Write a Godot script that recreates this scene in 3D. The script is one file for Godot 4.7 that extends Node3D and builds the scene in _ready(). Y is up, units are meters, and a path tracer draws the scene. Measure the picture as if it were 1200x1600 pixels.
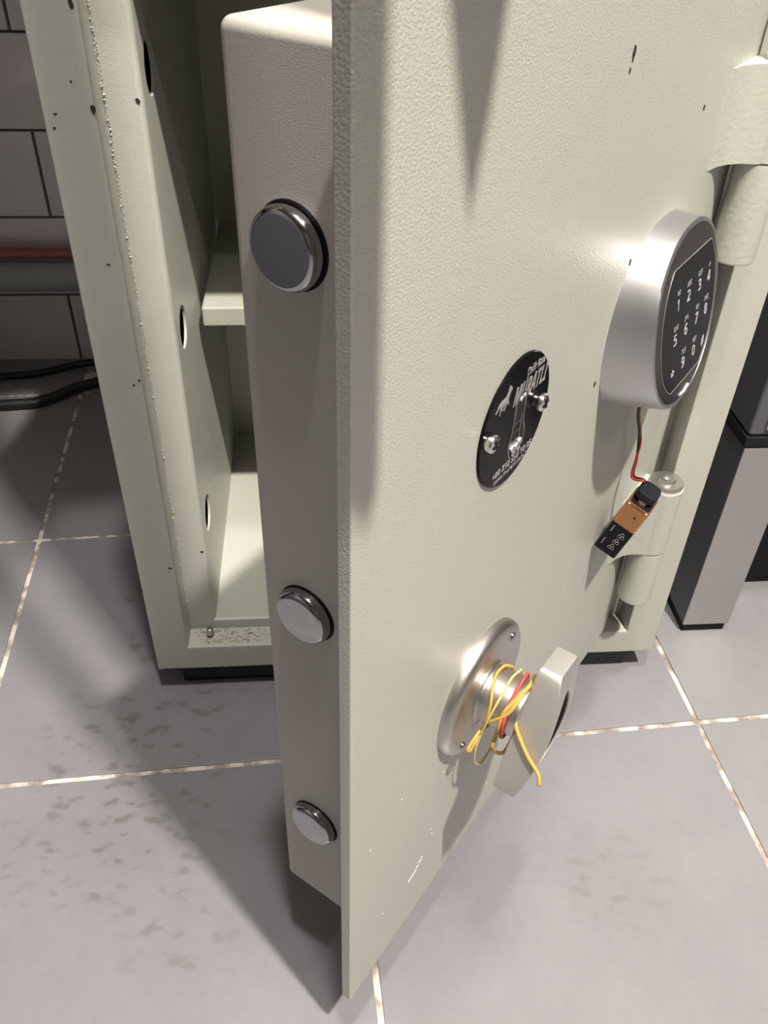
extends Node3D
# A small safe with its door swung open, standing on a tiled kitchen floor.
# Units are metres; the safe stands at the origin with its front in the plane z = 0 and its underside 28 mm above the floor.

const BASE := 0.028
const DOOR_TURN := 0.8895
const DOOR_WIDTH := 0.3842

# ------------------------------------------------------------------ mesh building
class Shell:
	var pos := PackedVector3Array()
	func tri(a: Vector3, b: Vector3, c: Vector3) -> void:      # counter-clockwise from outside
		pos.append(a); pos.append(b); pos.append(c)
	func quad(a: Vector3, b: Vector3, c: Vector3, d: Vector3) -> void:
		tri(a, b, c); tri(a, c, d)
	func loft(rings: Array, closed := true, cap_first := true, cap_last := true) -> void:
		# rings run counter-clockwise when looked at from the last ring towards the first
		for k in rings.size() - 1:
			var p: PackedVector3Array = rings[k]
			var q: PackedVector3Array = rings[k + 1]
			var n := p.size()
			for i in (n if closed else n - 1):
				var j := (i + 1) % n
				quad(p[i], p[j], q[j], q[i])
		if cap_first:
			fan(rings[0], true)
		if cap_last:
			fan(rings[rings.size() - 1], false)
	func fan(ring: PackedVector3Array, flip: bool) -> void:
		var c := Vector3.ZERO
		for v in ring:
			c += v
		c /= ring.size()
		for i in ring.size():
			var j := (i + 1) % ring.size()
			if flip:
				tri(c, ring[j], ring[i])
			else:
				tri(c, ring[i], ring[j])
	func box(c: Vector3, size: Vector3, r := 0.0, seg := 2, basis := Basis.IDENTITY) -> void:
		var h := size / 2.0
		r = minf(r, minf(h.x, minf(h.y, h.z)) * 0.98)
		var steps: Array = []
		for axis in 3:
			var s := PackedFloat32Array()
			if r > 0.0:
				for i in seg:
					s.append(-(h[axis] - r) - r * tan(PI / 4 * (seg - i) / seg))
			s.append(-(h[axis] - r)); s.append(h[axis] - r)
			if r > 0.0:
				for i in seg:
					s.append((h[axis] - r) + r * tan(PI / 4 * (i + 1) / seg))
			steps.append(s)
		for axis in 3:
			var ua := (axis + 1) % 3
			var va := (axis + 2) % 3
			for side in [-1.0, 1.0]:
				var us: PackedFloat32Array = steps[ua]
				var vs: PackedFloat32Array = steps[va]
				for i in us.size() - 1:
					for j in vs.size() - 1:
						var q: Array = []
						for k in [[i, j], [i + 1, j], [i + 1, j + 1], [i, j + 1]]:
							var p := Vector3.ZERO
							p[axis] = side * h[axis]; p[ua] = us[k[0]]; p[va] = vs[k[1]]
							if r > 0.0:
								var inner := p.clamp(-(h - Vector3.ONE * r), h - Vector3.ONE * r)
								p = inner + (p - inner).normalized() * r
							q.append(c + basis * p)
						if side > 0.0:
							quad(q[0], q[1], q[2], q[3])
						else:
							quad(q[3], q[2], q[1], q[0])
	func lathe(profile: Array, seg := 48, at := Transform3D.IDENTITY) -> void:
		# profile of (radius, height) from bottom to top, turned round +Y
		var rings: Array = []
		for p in profile:
			var ring := PackedVector3Array()
			for i in seg:
				var a := -TAU * i / seg
				ring.append(at * Vector3(p[0] * cos(a), p[1], p[0] * sin(a)))
			rings.append(ring)
		loft(rings, true, profile[0][0] > 1e-6, profile[profile.size() - 1][0] > 1e-6)
	func extrude(poly: PackedVector2Array, z0: float, z1: float, at := Transform3D.IDENTITY) -> void:
		# a counter-clockwise polygon in x, y, drawn out along z
		var n := poly.size()
		for i in n:
			var a := poly[i]
			var b := poly[(i + 1) % n]
			quad(at * Vector3(a.x, a.y, z0), at * Vector3(b.x, b.y, z0), at * Vector3(b.x, b.y, z1), at * Vector3(a.x, a.y, z1))
		var t := Geometry2D.triangulate_polygon(poly)
		for i in range(0, t.size(), 3):
			var a := poly[t[i]]
			var b := poly[t[i + 1]]
			var c := poly[t[i + 2]]
			if (b - a).cross(c - a) < 0.0:
				var s := b; b = c; c = s
			tri(at * Vector3(a.x, a.y, z1), at * Vector3(b.x, b.y, z1), at * Vector3(c.x, c.y, z1))
			tri(at * Vector3(a.x, a.y, z0), at * Vector3(c.x, c.y, z0), at * Vector3(b.x, b.y, z0))
	func tube(pts: Array, r: float, seg := 8, flat := 1.0) -> void:
		var n := pts.size()
		var rings: Array = []
		var up := Vector3(0.31, 0.2, 0.93)
		for i in n:
			var d: Vector3 = (pts[mini(i + 1, n - 1)] - pts[maxi(i - 1, 0)]).normalized()
			up = (up - d * up.dot(d)).normalized()
			var side := d.cross(up)
			var ring := PackedVector3Array()
			for k in seg:
				var a := TAU * k / seg
				ring.append(pts[i] + up * (cos(a) * r) + side * (-sin(a) * r * flat))
			ring.reverse()
			rings.append(ring)
		loft(rings)
	func mesh(material: Material, crease := 38.0) -> ArrayMesh:
		var limit := cos(deg_to_rad(crease))
		var n := pos.size() / 3
		var face := PackedVector3Array()
		face.resize(n)
		var touching := {}
		for f in n:
			var a := pos[3 * f]
			face[f] = (pos[3 * f + 1] - a).cross(pos[3 * f + 2] - a)
			for k in 3:
				var key := Vector3i((pos[3 * f + k] * 50000.0).round())
				if touching.has(key):
					touching[key].append(f)
				else:
					touching[key] = [f]
		var v := PackedVector3Array()
		var nn := PackedVector3Array()
		for f in n:
			if face[f].length_squared() < 1e-22:
				continue
			var own := face[f].normalized()
			for k in [0, 2, 1]:
				var p := pos[3 * f + k]
				var sum := Vector3.ZERO
				for g in touching[Vector3i((p * 50000.0).round())]:
					var w: Vector3 = face[g]
					if w.dot(own) > limit * w.length():
						sum += w
				v.append(p)
				nn.append(sum.normalized() if sum.length_squared() > 0.0 else own)
		var arrays: Array = []
		arrays.resize(Mesh.ARRAY_MAX)
		arrays[Mesh.ARRAY_VERTEX] = v
		arrays[Mesh.ARRAY_NORMAL] = nn
		var m := ArrayMesh.new()
		m.add_surface_from_arrays(Mesh.PRIMITIVE_TRIANGLES, arrays)
		m.surface_set_material(0, material)
		return m

func smooth(points: Array, per := 6) -> Array:
	var c := Curve3D.new()
	var n := points.size()
	for i in n:
		var t: Vector3 = (points[mini(i + 1, n - 1)] - points[maxi(i - 1, 0)]) / 6.0
		c.add_point(points[i], -t, t)
	var out: Array = []
	for i in n - 1:
		for k in per:
			out.append(c.sample(i, float(k) / per))
	out.append(points[n - 1])
	return out

# ------------------------------------------------------------------ naming and tagging
var used := {}
func numbered(called: String) -> String:
	var k: int = used.get(called, 0)
	used[called] = k + 1
	return called if k == 0 else "%s_%03d" % [called, k]

func put(called: String, m: Mesh, parent: Node3D) -> MeshInstance3D:
	var o := MeshInstance3D.new()
	o.mesh = m
	if parent == self:
		o.name = numbered(called)
	else:
		var k := 0
		var at := called
		while parent.has_node(NodePath(at)):
			k += 1
			at = "%s_%03d" % [called, k]
		o.name = at
	parent.add_child(o, true)
	return o

func thing(called: String, label: String, category: String, group := "", at := Vector3.ZERO) -> Node3D:
	var o := Node3D.new()
	o.name = numbered(called)
	add_child(o, true)
	o.position = at
	tag(o, label, category, group)
	return o

func tag(o: Node3D, label: String, category: String, group := "") -> void:
	o.set_meta("label", label)
	o.set_meta("category", category)
	if group:
		o.set_meta("group", group)

func structure(called: String, m: Mesh, label: String, category: String) -> MeshInstance3D:
	var o := put(called, m, self)
	o.set_meta("kind", "structure")
	tag(o, label, category)
	return o

# ------------------------------------------------------------------ materials
func noise_map(freq: float, octaves: int, bump: float, seed_at: int, size := 512) -> NoiseTexture2D:
	var f := FastNoiseLite.new()
	f.noise_type = FastNoiseLite.TYPE_SIMPLEX_SMOOTH
	f.frequency = freq
	f.fractal_octaves = octaves
	f.seed = seed_at
	var t := NoiseTexture2D.new()
	t.width = size; t.height = size
	t.seamless = true
	t.noise = f
	t.as_normal_map = bump > 0.0
	if bump > 0.0:
		t.bump_strength = bump
	return t

func ramp_map(freq: float, octaves: int, seed_at: int, stops: Array, size := 512) -> NoiseTexture2D:
	var t := noise_map(freq, octaves, 0.0, seed_at, size)
	var g := Gradient.new()
	var at := PackedFloat32Array()
	var colors := PackedColorArray()
	for s in stops:
		at.append(s[0]); colors.append(s[1])
	g.offsets = at; g.colors = colors
	t.color_ramp = g
	return t

func mat(c: Color, rough := 0.5, metal := 0.0, spec := 0.5) -> StandardMaterial3D:
	var m := StandardMaterial3D.new()
	m.albedo_color = c
	m.roughness = rough
	m.metallic = metal
	m.metallic_specular = spec
	return m

func lin(r: float, g: float, b: float) -> Color:
	return Color(r, g, b).linear_to_srgb()

var paint: StandardMaterial3D
var paint_inside: StandardMaterial3D
var paint_smooth: StandardMaterial3D
var chip: StandardMaterial3D
var chrome: StandardMaterial3D
var satin: StandardMaterial3D
var steel: StandardMaterial3D
var black_gloss: StandardMaterial3D
var black_matt: StandardMaterial3D

func make_materials() -> void:
	paint = mat(lin(0.47, 0.475, 0.42), 0.38)
	paint.normal_enabled = true
	paint.normal_texture = noise_map(0.022, 2, 6.0, 3)
	paint.normal_scale = 0.45
	paint.uv1_triplanar = true
	paint.uv1_scale = Vector3.ONE * 58.0
	paint_inside = mat(lin(0.45, 0.46, 0.40), 0.5)
	paint_inside.normal_enabled = true
	paint_inside.normal_texture = paint.normal_texture
	paint_inside.normal_scale = 0.25
	paint_inside.uv1_triplanar = true
	paint_inside.uv1_scale = Vector3.ONE * 20.0
	paint_smooth = mat(lin(0.42, 0.40, 0.36), 0.5)
	paint_smooth.normal_enabled = true
	paint_smooth.normal_texture = noise_map(0.05, 2, 4.0, 8)
	paint_smooth.normal_scale = 0.2
	paint_smooth.uv1_triplanar = true
	paint_smooth.uv1_scale = Vector3.ONE * 48.0
	chip = mat(lin(0.02, 0.02, 0.017), 0.7)
	chrome = mat(lin(0.41, 0.41, 0.42), 0.12, 1.0)
	satin = mat(lin(0.55, 0.52, 0.49), 0.38, 1.0)
	steel = mat(lin(0.55, 0.54, 0.53), 0.3, 1.0)
	black_gloss = mat(lin(0.005, 0.005, 0.006), 0.2, 0.0, 0.2)
	black_matt = mat(lin(0.008, 0.008, 0.009), 0.6, 0.0, 0.3)

# ------------------------------------------------------------------ lettering
func lettering(text: String, font: Font, height: float, depth: float, material: Material, slant := 0.0, width := 0.0) -> ArrayMesh:
	# one flat mesh in x, y centred on its middle, `height` tall for the font's capitals
	var t := TextMesh.new()
	t.text = text
	t.font = font
	t.font_size = 64
	t.pixel_size = 0.01
	t.depth = 0.02
	t.curve_step = 2.0
	var a := t.get_mesh_arrays()
	var v: PackedVector3Array = a[Mesh.ARRAY_VERTEX]
	var lo := Vector3.INF
	var hi := -Vector3.INF
	for p in v:
		lo = lo.min(p); hi = hi.max(p)
	var k := height / maxf(hi.y - lo.y, 1e-6)
	var kx := k if width == 0.0 else width / maxf(hi.x - lo.x, 1e-6)
	var mid := (lo + hi) / 2.0
	for i in v.size():
		var p := v[i] - mid
		v[i] = Vector3(p.x * kx + slant * p.y * k, p.y * k, p.z / 0.02 * depth)
	a[Mesh.ARRAY_VERTEX] = v
	a[Mesh.ARRAY_TANGENT] = null
	var m := ArrayMesh.new()
	m.add_surface_from_arrays(Mesh.PRIMITIVE_TRIANGLES, a)
	m.surface_set_material(0, material)
	return m

# ------------------------------------------------------------------ start
func _ready() -> void:
	make_materials()
	make_camera()
	make_light()
	make_room()
	make_safe()
	make_neighbours()

func make_camera() -> void:
	var cam := Camera3D.new()
	cam.name = "camera"
	add_child(cam)
	cam.transform = Transform3D(Basis(Vector3(0.99694, 0.02614, 0.07365), Vector3(0.0258, 0.77946, -0.62592), Vector3(-0.07377, 0.62591, 0.7764)), Vector3(0.147526, 0.590396 + BASE, 0.516817))
	cam.fov = 61.807
	cam.near = 0.02
	cam.current = true

func downlight(at: Vector3, energy: float, color: Color, size: float, label: String) -> void:
	var t := thing("ceiling_downlight", label, "downlight", "", at)
	var s := Shell.new()
	s.lathe([[size * 0.75, 0.0], [size * 0.78, -0.004], [size * 1.15, -0.004], [size * 1.2, 0.0], [size * 1.2, 0.004]], 40)
	put("trim_ring", s.mesh(mat(Color(0.85, 0.85, 0.85), 0.4)), t)
	s = Shell.new()
	s.lathe([[size * 0.74, -0.002], [size * 0.74, 0.003]], 40)
	var glow := mat(Color.WHITE, 0.5)
	glow.emission_enabled = true
	glow.emission = color
	glow.emission_energy_multiplier = 3.0
	put("lamp_disc", s.mesh(glow), t)
	var l := OmniLight3D.new()
	l.name = "lamp_light"
	l.light_color = color
	l.light_energy = energy
	l.light_size = size * 0.7
	l.omni_range = 12.0
	l.omni_attenuation = 2.0
	l.shadow_enabled = true
	l.position = Vector3(0, -0.045, 0)
	t.add_child(l)

func make_light() -> void:
	var we := WorldEnvironment.new()
	we.name = "world_environment"
	var e := Environment.new()
	e.background_mode = Environment.BG_COLOR
	e.background_color = Color(0.1, 0.1, 0.1)
	e.tonemap_mode = Environment.TONE_MAPPER_LINEAR
	e.tonemap_exposure = 1.14
	e.sdfgi_enabled = true
	e.ssao_enabled = true
	e.ssil_enabled = true
	we.environment = e
	add_child(we)
	downlight(Vector3(0.66, 2.44, 0.92), 8.6, Color(1.0, 0.97, 0.93), 0.05, "small round downlight in the ceiling, the nearest in front of the safe on its right")
	downlight(Vector3(0.20, 2.44, 0.50), 2.2, Color(1.0, 0.98, 0.96), 0.07, "small round downlight in the ceiling straight above the open safe door")
	downlight(Vector3(1.60, 2.44, 1.45), 0.5, Color(1.0, 0.97, 0.94), 0.06, "small round downlight in the ceiling farthest to the right of the safe")

# ------------------------------------------------------------------ the room
func make_room() -> void:
	# floor: a grout bed with separate tiles laid on it
	var grout := mat(Color.WHITE, 0.8)
	grout.albedo_texture = ramp_map(0.012, 4, 5, [[0.0, lin(0.16, 0.13, 0.11)], [0.42, lin(0.36, 0.31, 0.27)], [0.6, lin(0.62, 0.57, 0.50)], [1.0, lin(0.72, 0.68, 0.62)]])
	grout.uv1_triplanar = true
	grout.uv1_world_triplanar = true
	grout.uv1_scale = Vector3.ONE * 7.0
	var s := Shell.new()
	s.box(Vector3(0.4, -0.0515, 1.18), Vector3(4.2, 0.1, 3.82))
	var fl := structure("floor", s.mesh(grout), "grey tiled floor with pale worn grout lines", "floor")
	var tile_mats: Array = []
	var dirt := floor_picture()
	for k in 3:
		var m := mat([lin(0.93, 0.93, 0.93), lin(1.0, 1.0, 1.0), lin(0.97, 0.96, 0.98)][k], 0.36)
		m.albedo_texture = dirt
		m.uv1_triplanar = true
		m.uv1_world_triplanar = true
		m.uv1_scale = Vector3(0.8, 0.8, 0.8)
		m.uv1_offset = Vector3(0.5, 0.5, 0.5)
		m.normal_enabled = true
		m.normal_texture = noise_map(0.01, 3, 3.0, 20 + k)
		m.normal_scale = 0.12
		tile_mats.append(m)
	var pitch := 0.3117
	var turn := 0.0529
	var meshes: Array = []
	for m in tile_mats:
		var b := Shell.new()
		b.box(Vector3(0, -0.005, 0), Vector3(pitch - 0.0045, 0.01, pitch - 0.0045), 0.001, 1)
		meshes.append(b.mesh(m))
	var rng := RandomNumberGenerator.new()
	rng.seed = 4
	for i in range(-7, 8):
		for j in range(-4, 11):
			var p := Vector3((i + 0.5) * pitch, 0, (j + 0.5) * pitch).rotated(Vector3.UP, turn) + Vector3(0.4789, 0, 0.0605)
			if p.x < -1.75 or p.x > 2.55 or p.z < -0.68 or p.z > 3.1:
				continue
			var o := put("floor_tile", meshes[rng.randi() % 3], fl)
			o.position = p + Vector3(0, rng.randf_range(-0.0003, 0.0), 0)
			o.rotation.y = turn
	# back wall with running-bond tiles where the photograph looks past the safe
	var grey_grout := mat(lin(0.16, 0.145, 0.135), 0.9)
	s = Shell.new()
	s.box(Vector3(0.4, 1.2, -0.692), Vector3(4.4, 2.6, 0.12))
	var wall := structure("wall_back", s.mesh(grey_grout), "white tiled wall behind the safe with dark grout", "wall")
	var glaze: Array = []
	for k in 3:
		var m := mat([lin(0.66, 0.625, 0.63), lin(0.70, 0.67, 0.68), lin(0.68, 0.65, 0.66)][k], 0.25)
		glaze.append(m)
	var tiles: Array = []
	for m in glaze:
		var b := Shell.new()
		b.box(Vector3(0, 0, 0.001), Vector3(0.2115, 0.1045, 0.008), 0.0012, 1)
		tiles.append(b.mesh(m))
	for row in 12:
		for col in range(-4, 9):
			var x := -0.195 + col * 0.215 + (0.1075 if row % 2 == 1 else 0.0)
			if row % 2 == 1:
				pass
			var o := put("wall_tile", tiles[rng.randi() % 3], wall)
			o.position = Vector3(x - 0.1075 + 0.0, row * 0.1075 + 0.0455 + 0.0 - 0.0, -0.6305)
	var dark_paint := mat(lin(0.035, 0.033, 0.032), 0.7)
	var wall_paint := mat(lin(0.10, 0.088, 0.078), 0.7)
	s = Shell.new()
	s.box(Vector3(-1.76, 1.2, 1.2), Vector3(0.12, 2.6, 3.9))
	structure("wall_left", s.mesh(wall_paint), "plain brown wall at the left of the room", "wall")
	s = Shell.new()
	s.box(Vector3(2.56, 1.2, 1.2), Vector3(0.12, 2.6, 3.9))
	structure("wall_right", s.mesh(dark_paint), "plain dark wall at the right of the room", "wall")
	s = Shell.new()
	s.box(Vector3(0.4, 1.2, 3.16), Vector3(4.4, 2.6, 0.12))
	structure("wall_front", s.mesh(dark_paint), "plain dark wall behind the camera", "wall")
	s = Shell.new()
	s.box(Vector3(0.4, 2.51, 1.2), Vector3(4.4, 0.12, 4.0))
	structure("ceiling", s.mesh(mat(lin(0.14, 0.125, 0.11), 0.9)), "dull flat ceiling with small round downlights", "ceiling")

func floor_picture() -> ImageTexture:
	# wear and dirt of the tiles over 1.25 m of floor, laid out in world x, z from -0.625
	var n := 1024
	var im := Image.create(n, n, false, Image.FORMAT_RGBF)
	var coarse := FastNoiseLite.new()
	coarse.seed = 11; coarse.frequency = 0.012; coarse.fractal_octaves = 4
	var fine := FastNoiseLite.new()
	fine.seed = 12; fine.frequency = 0.09; fine.fractal_octaves = 3
	var smear := FastNoiseLite.new()
	smear.seed = 13; smear.frequency = 0.05; smear.fractal_octaves = 4
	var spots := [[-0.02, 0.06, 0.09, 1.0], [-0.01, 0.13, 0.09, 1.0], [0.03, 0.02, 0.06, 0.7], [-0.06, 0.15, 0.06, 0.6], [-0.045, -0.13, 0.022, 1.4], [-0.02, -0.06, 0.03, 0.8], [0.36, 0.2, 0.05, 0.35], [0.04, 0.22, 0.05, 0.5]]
	for yy in n:
		for xx in n:
			var x := (float(xx) / n - 0.5) * 1.25
			var z := (float(yy) / n - 0.5) * 1.25
			var c := coarse.get_noise_2d(xx, yy)
			var f := fine.get_noise_2d(xx, yy)
			var tone := 0.225 * (1.0 + 0.07 * c + 0.04 * f)
			var grime := 0.0
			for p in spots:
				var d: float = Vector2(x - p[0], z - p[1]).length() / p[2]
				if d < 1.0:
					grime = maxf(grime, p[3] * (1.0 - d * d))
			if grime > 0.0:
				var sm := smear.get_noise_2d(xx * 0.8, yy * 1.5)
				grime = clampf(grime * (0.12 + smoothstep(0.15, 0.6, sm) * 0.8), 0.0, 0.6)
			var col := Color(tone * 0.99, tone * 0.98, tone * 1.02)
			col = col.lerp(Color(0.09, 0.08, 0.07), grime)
			im.set_pixel(xx, yy, col)
	return ImageTexture.create_from_image(im)

# ------------------------------------------------------------------ the safe
func safe_ring(d: float, db: float, z: float, w: float, h: float) -> PackedVector3Array:
	return PackedVector3Array([Vector3(d, db, z), Vector3(w - d, db, z), Vector3(w - d, h - db, z), Vector3(d, h - db, z)])

func make_safe() -> void:
	var W := 0.45
	var H := 0.600
	var safe := thing("safe", "pale sage green steel safe with its thick door swung open towards the camera", "safe", "", Vector3(0, BASE, 0))
	# body: one profile run round the rectangle of the front
	var s := Shell.new()
	var fb := 0.0278
	var prof := [[0.0, 0.0, -0.36], [0.0, 0.0, -0.0018], [0.0006, 0.0006, -0.0006], [0.0018, 0.0018, 0.0], [0.0275, fb - 0.002, 0.0], [0.0288, fb - 0.0006, -0.0006], [0.0295, fb, -0.002], [0.0295, fb, -0.022], [0.0488, 0.0365, -0.022], [0.0505, 0.0378, -0.0226], [0.0518, 0.0386, -0.0242], [0.0523, 0.039, -0.0262]]
	var rings: Array = []
	for p in prof:
		rings.append(safe_ring(p[0], p[1], p[2], W, H))
	s.loft(rings, true, true, false)
	# the inner box, with three bolt holes through its left side
	var x0 := 0.0523
	var y0 := 0.039
	var zf := -0.0262
	var zb := -0.32
	var holes := [0.1335, 0.305, 0.474]
	var hr := 0.0155
	var hz := -0.0555
	s.quad(Vector3(x0, y0, zf), Vector3(W - x0, y0, zf), Vector3(W - x0, y0, zb), Vector3(x0, y0, zb))
	s.quad(Vector3(W - x0, H - y0, zf), Vector3(x0, H - y0, zf), Vector3(x0, H - y0, zb), Vector3(W - x0, H - y0, zb))
	s.quad(Vector3(W - x0, y0, zf), Vector3(W - x0, H - y0, zf), Vector3(W - x0, H - y0, zb), Vector3(W - x0, y0, zb))
	s.quad(Vector3(x0, y0, zb), Vector3(W - x0, y0, zb), Vector3(W - x0, H - y0, zb), Vector3(x0, H - y0, zb))
	var half := 0.02
	var z1 := hz + half
	var z2 := hz - half
	var wall := func(ya: float, yb: float, za: float, zc: float) -> void:
		s.quad(Vector3(x0, ya, za), Vector3(x0, ya, zc), Vector3(x0, yb, zc), Vector3(x0, yb, za))
	wall.call(y0, H - y0, zf, z1)
	wall.call(y0, H - y0, z2, zb)
	var from := y0
	for y in holes:
		wall.call(from, y - half, z1, z2)
		from = y + half
		var square := PackedVector3Array()
		var round_edge := PackedVector3Array()
		var deep := PackedVector3Array()
		for i in 48:
			var a := TAU * i / 48
			var c := Vector2(cos(a), sin(a))
			var q := c * half / maxf(absf(c.x), absf(c.y))
			square.append(Vector3(x0, y + q.y, hz - q.x))
			round_edge.append(Vector3(x0, y + c.y * hr, hz - c.x * hr))
			deep.append(Vector3(x0 - 0.0018, y + c.y * hr, hz - c.x * hr))
		s.loft([square, round_edge, deep], true, false, false)
	wall.call(from, H - y0, z1, z2)
	put("body", s.mesh(paint, 30.0), safe)
	# plinth
	s = Shell.new()
	s.box(Vector3(W / 2, -BASE / 2, -0.16), Vector3(W - 0.036, BASE, 0.30), 0.002, 1)
	put("plinth", s.mesh(mat(lin(0.008, 0.007, 0.007), 0.3, 0.0, 0.4)), safe)
	# shelf
	s = Shell.new()
	s.box(Vector3(W / 2, 0.2795, -0.218), Vector3(0.336, 0.0165, 0.19), 0.0018, 2)
	put("shelf", s.mesh(paint_inside), safe)
	# weld beads along the inside corner of the frame
	s = Shell.new()
	var rng := RandomNumberGenerator.new()
	rng.seed = 7
	var y := 0.03
	while y < 0.565:
		var r := rng.randf_range(0.00025, 0.00045) if rng.randf() < 0.9 else rng.randf_range(0.0005, 0.0009)
		s.lathe([[0.0, -r], [r * 0.8, -r * 0.55], [r, 0.0], [r * 0.8, r * 0.55], [0.0, r]], 7, Transform3D(Basis.IDENTITY, Vector3(0.0297 + rng.randf_range(0.0, 0.0014), y, -0.0217)))
		y += rng.randf_range(0.0004, 0.0016)
	var bead := put("weld_bead", s.mesh(paint_inside, 60.0), safe)
	bead.set_meta("kind", "stuff")
	# screw in the bottom corner
	s = Shell.new()
	s.lathe([[0.0028, 0.0], [0.0031, 0.001], [0.0031, 0.0075], [0.0022, 0.0085], [0.0, 0.0086]], 20, Transform3D(Basis(Vector3(1, 0, 0), 1.2), Vector3(0.0475, 0.0312, -0.018)))
	put("corner_screw", s.mesh(satin), safe)
	# lower halves of the hinges
	for a in [[0.0875, 0.1435], [0.383, 0.4435]]:
		s = Shell.new()
		var hr2 := 0.0137
		s.lathe([[hr2 - 0.0016, a[0]], [hr2 - 0.0004, a[0] + 0.0005], [hr2, a[0] + 0.0018], [hr2, a[1] - 0.0008], [hr2 - 0.0006, a[1]]], 40, Transform3D(Basis.IDENTITY, Vector3(0.4098, 0, 0.0138)))
		put("hinge_knuckle", s.mesh(paint_inside), safe)
	# chips in the paint of the frame
	s = Shell.new()
	for c in [[0.0284, 0.4644, 0.0016, 0.0028], [0.0072, 0.4616, 0.0014, 0.0006], [0.0053, 0.4542, 0.0009, 0.0007], [0.021, 0.375, 0.0018, 0.0005], [0.0275, 0.2935, 0.0008, 0.0012], [0.0262, 0.1214, 0.002, 0.001], [0.0262, 0.5149, 0.0014, 0.003], [0.019, 0.478, 0.0006, 0.0008], [0.0235, 0.29, 0.0008, 0.001]]:
		flake(s, Vector3(c[0], c[1], 0.0), Vector3.RIGHT, Vector3.UP, c[2], c[3], rng)
	for c in [[0.0490, 0.4635, 0.0014, 0.0018], [0.0488, 0.1189, 0.0016, 0.001]]:
		flake(s, Vector3(c[0], c[1], -0.0219), Vector3.RIGHT, Vector3.UP, c[2], c[3], rng)
	flake(s, Vector3(0.02, 0.0006, -0.0002), Vector3.RIGHT, Vector3.UP, 0.017, 0.0007, rng)
	var rust := Shell.new()
	for k in 130:
		var rx := rng.randf_range(0.0005, 0.0026)
		flake(rust, Vector3(rng.randf_range(0.033, 0.11), 0.0278, rng.randf_range(-0.0205, -0.004)), Vector3.RIGHT, Vector3.FORWARD, rx, rx * rng.randf_range(0.2, 0.5), rng)
	var grime := put("rust_stain", rust.mesh(mat(lin(0.37, 0.33, 0.24), 0.8)), safe)
	grime.set_meta("kind", "stuff")
	var chips := put("paint_chip", s.mesh(chip), safe)
	chips.set_meta("kind", "stuff")
	make_door(safe)

func flake(s: Shell, c: Vector3, across: Vector3, up: Vector3, rx: float, ry: float, rng: RandomNumberGenerator) -> void:
	var n := across.cross(up)
	var ring := PackedVector3Array()
	var low := PackedVector3Array()
	for i in 12:
		var a := TAU * i / 12
		var k := rng.randf_range(0.65, 1.1)
		var p := c + across * (cos(a) * rx * k) + up * (sin(a) * ry * k)
		low.append(p - n * 0.0002)
		ring.append(p + n * 0.00025)
	s.loft([low, ring], true, false, true)

const KNOB := Vector3(0.1208, 0.2105, 0.0)
const FACE_UP := Basis(Vector3(1, 0, 0), Vector3(0, 0, 1), Vector3(0, -1, 0))   # turns +Y of a lathe to +Z, out of the door

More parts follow.
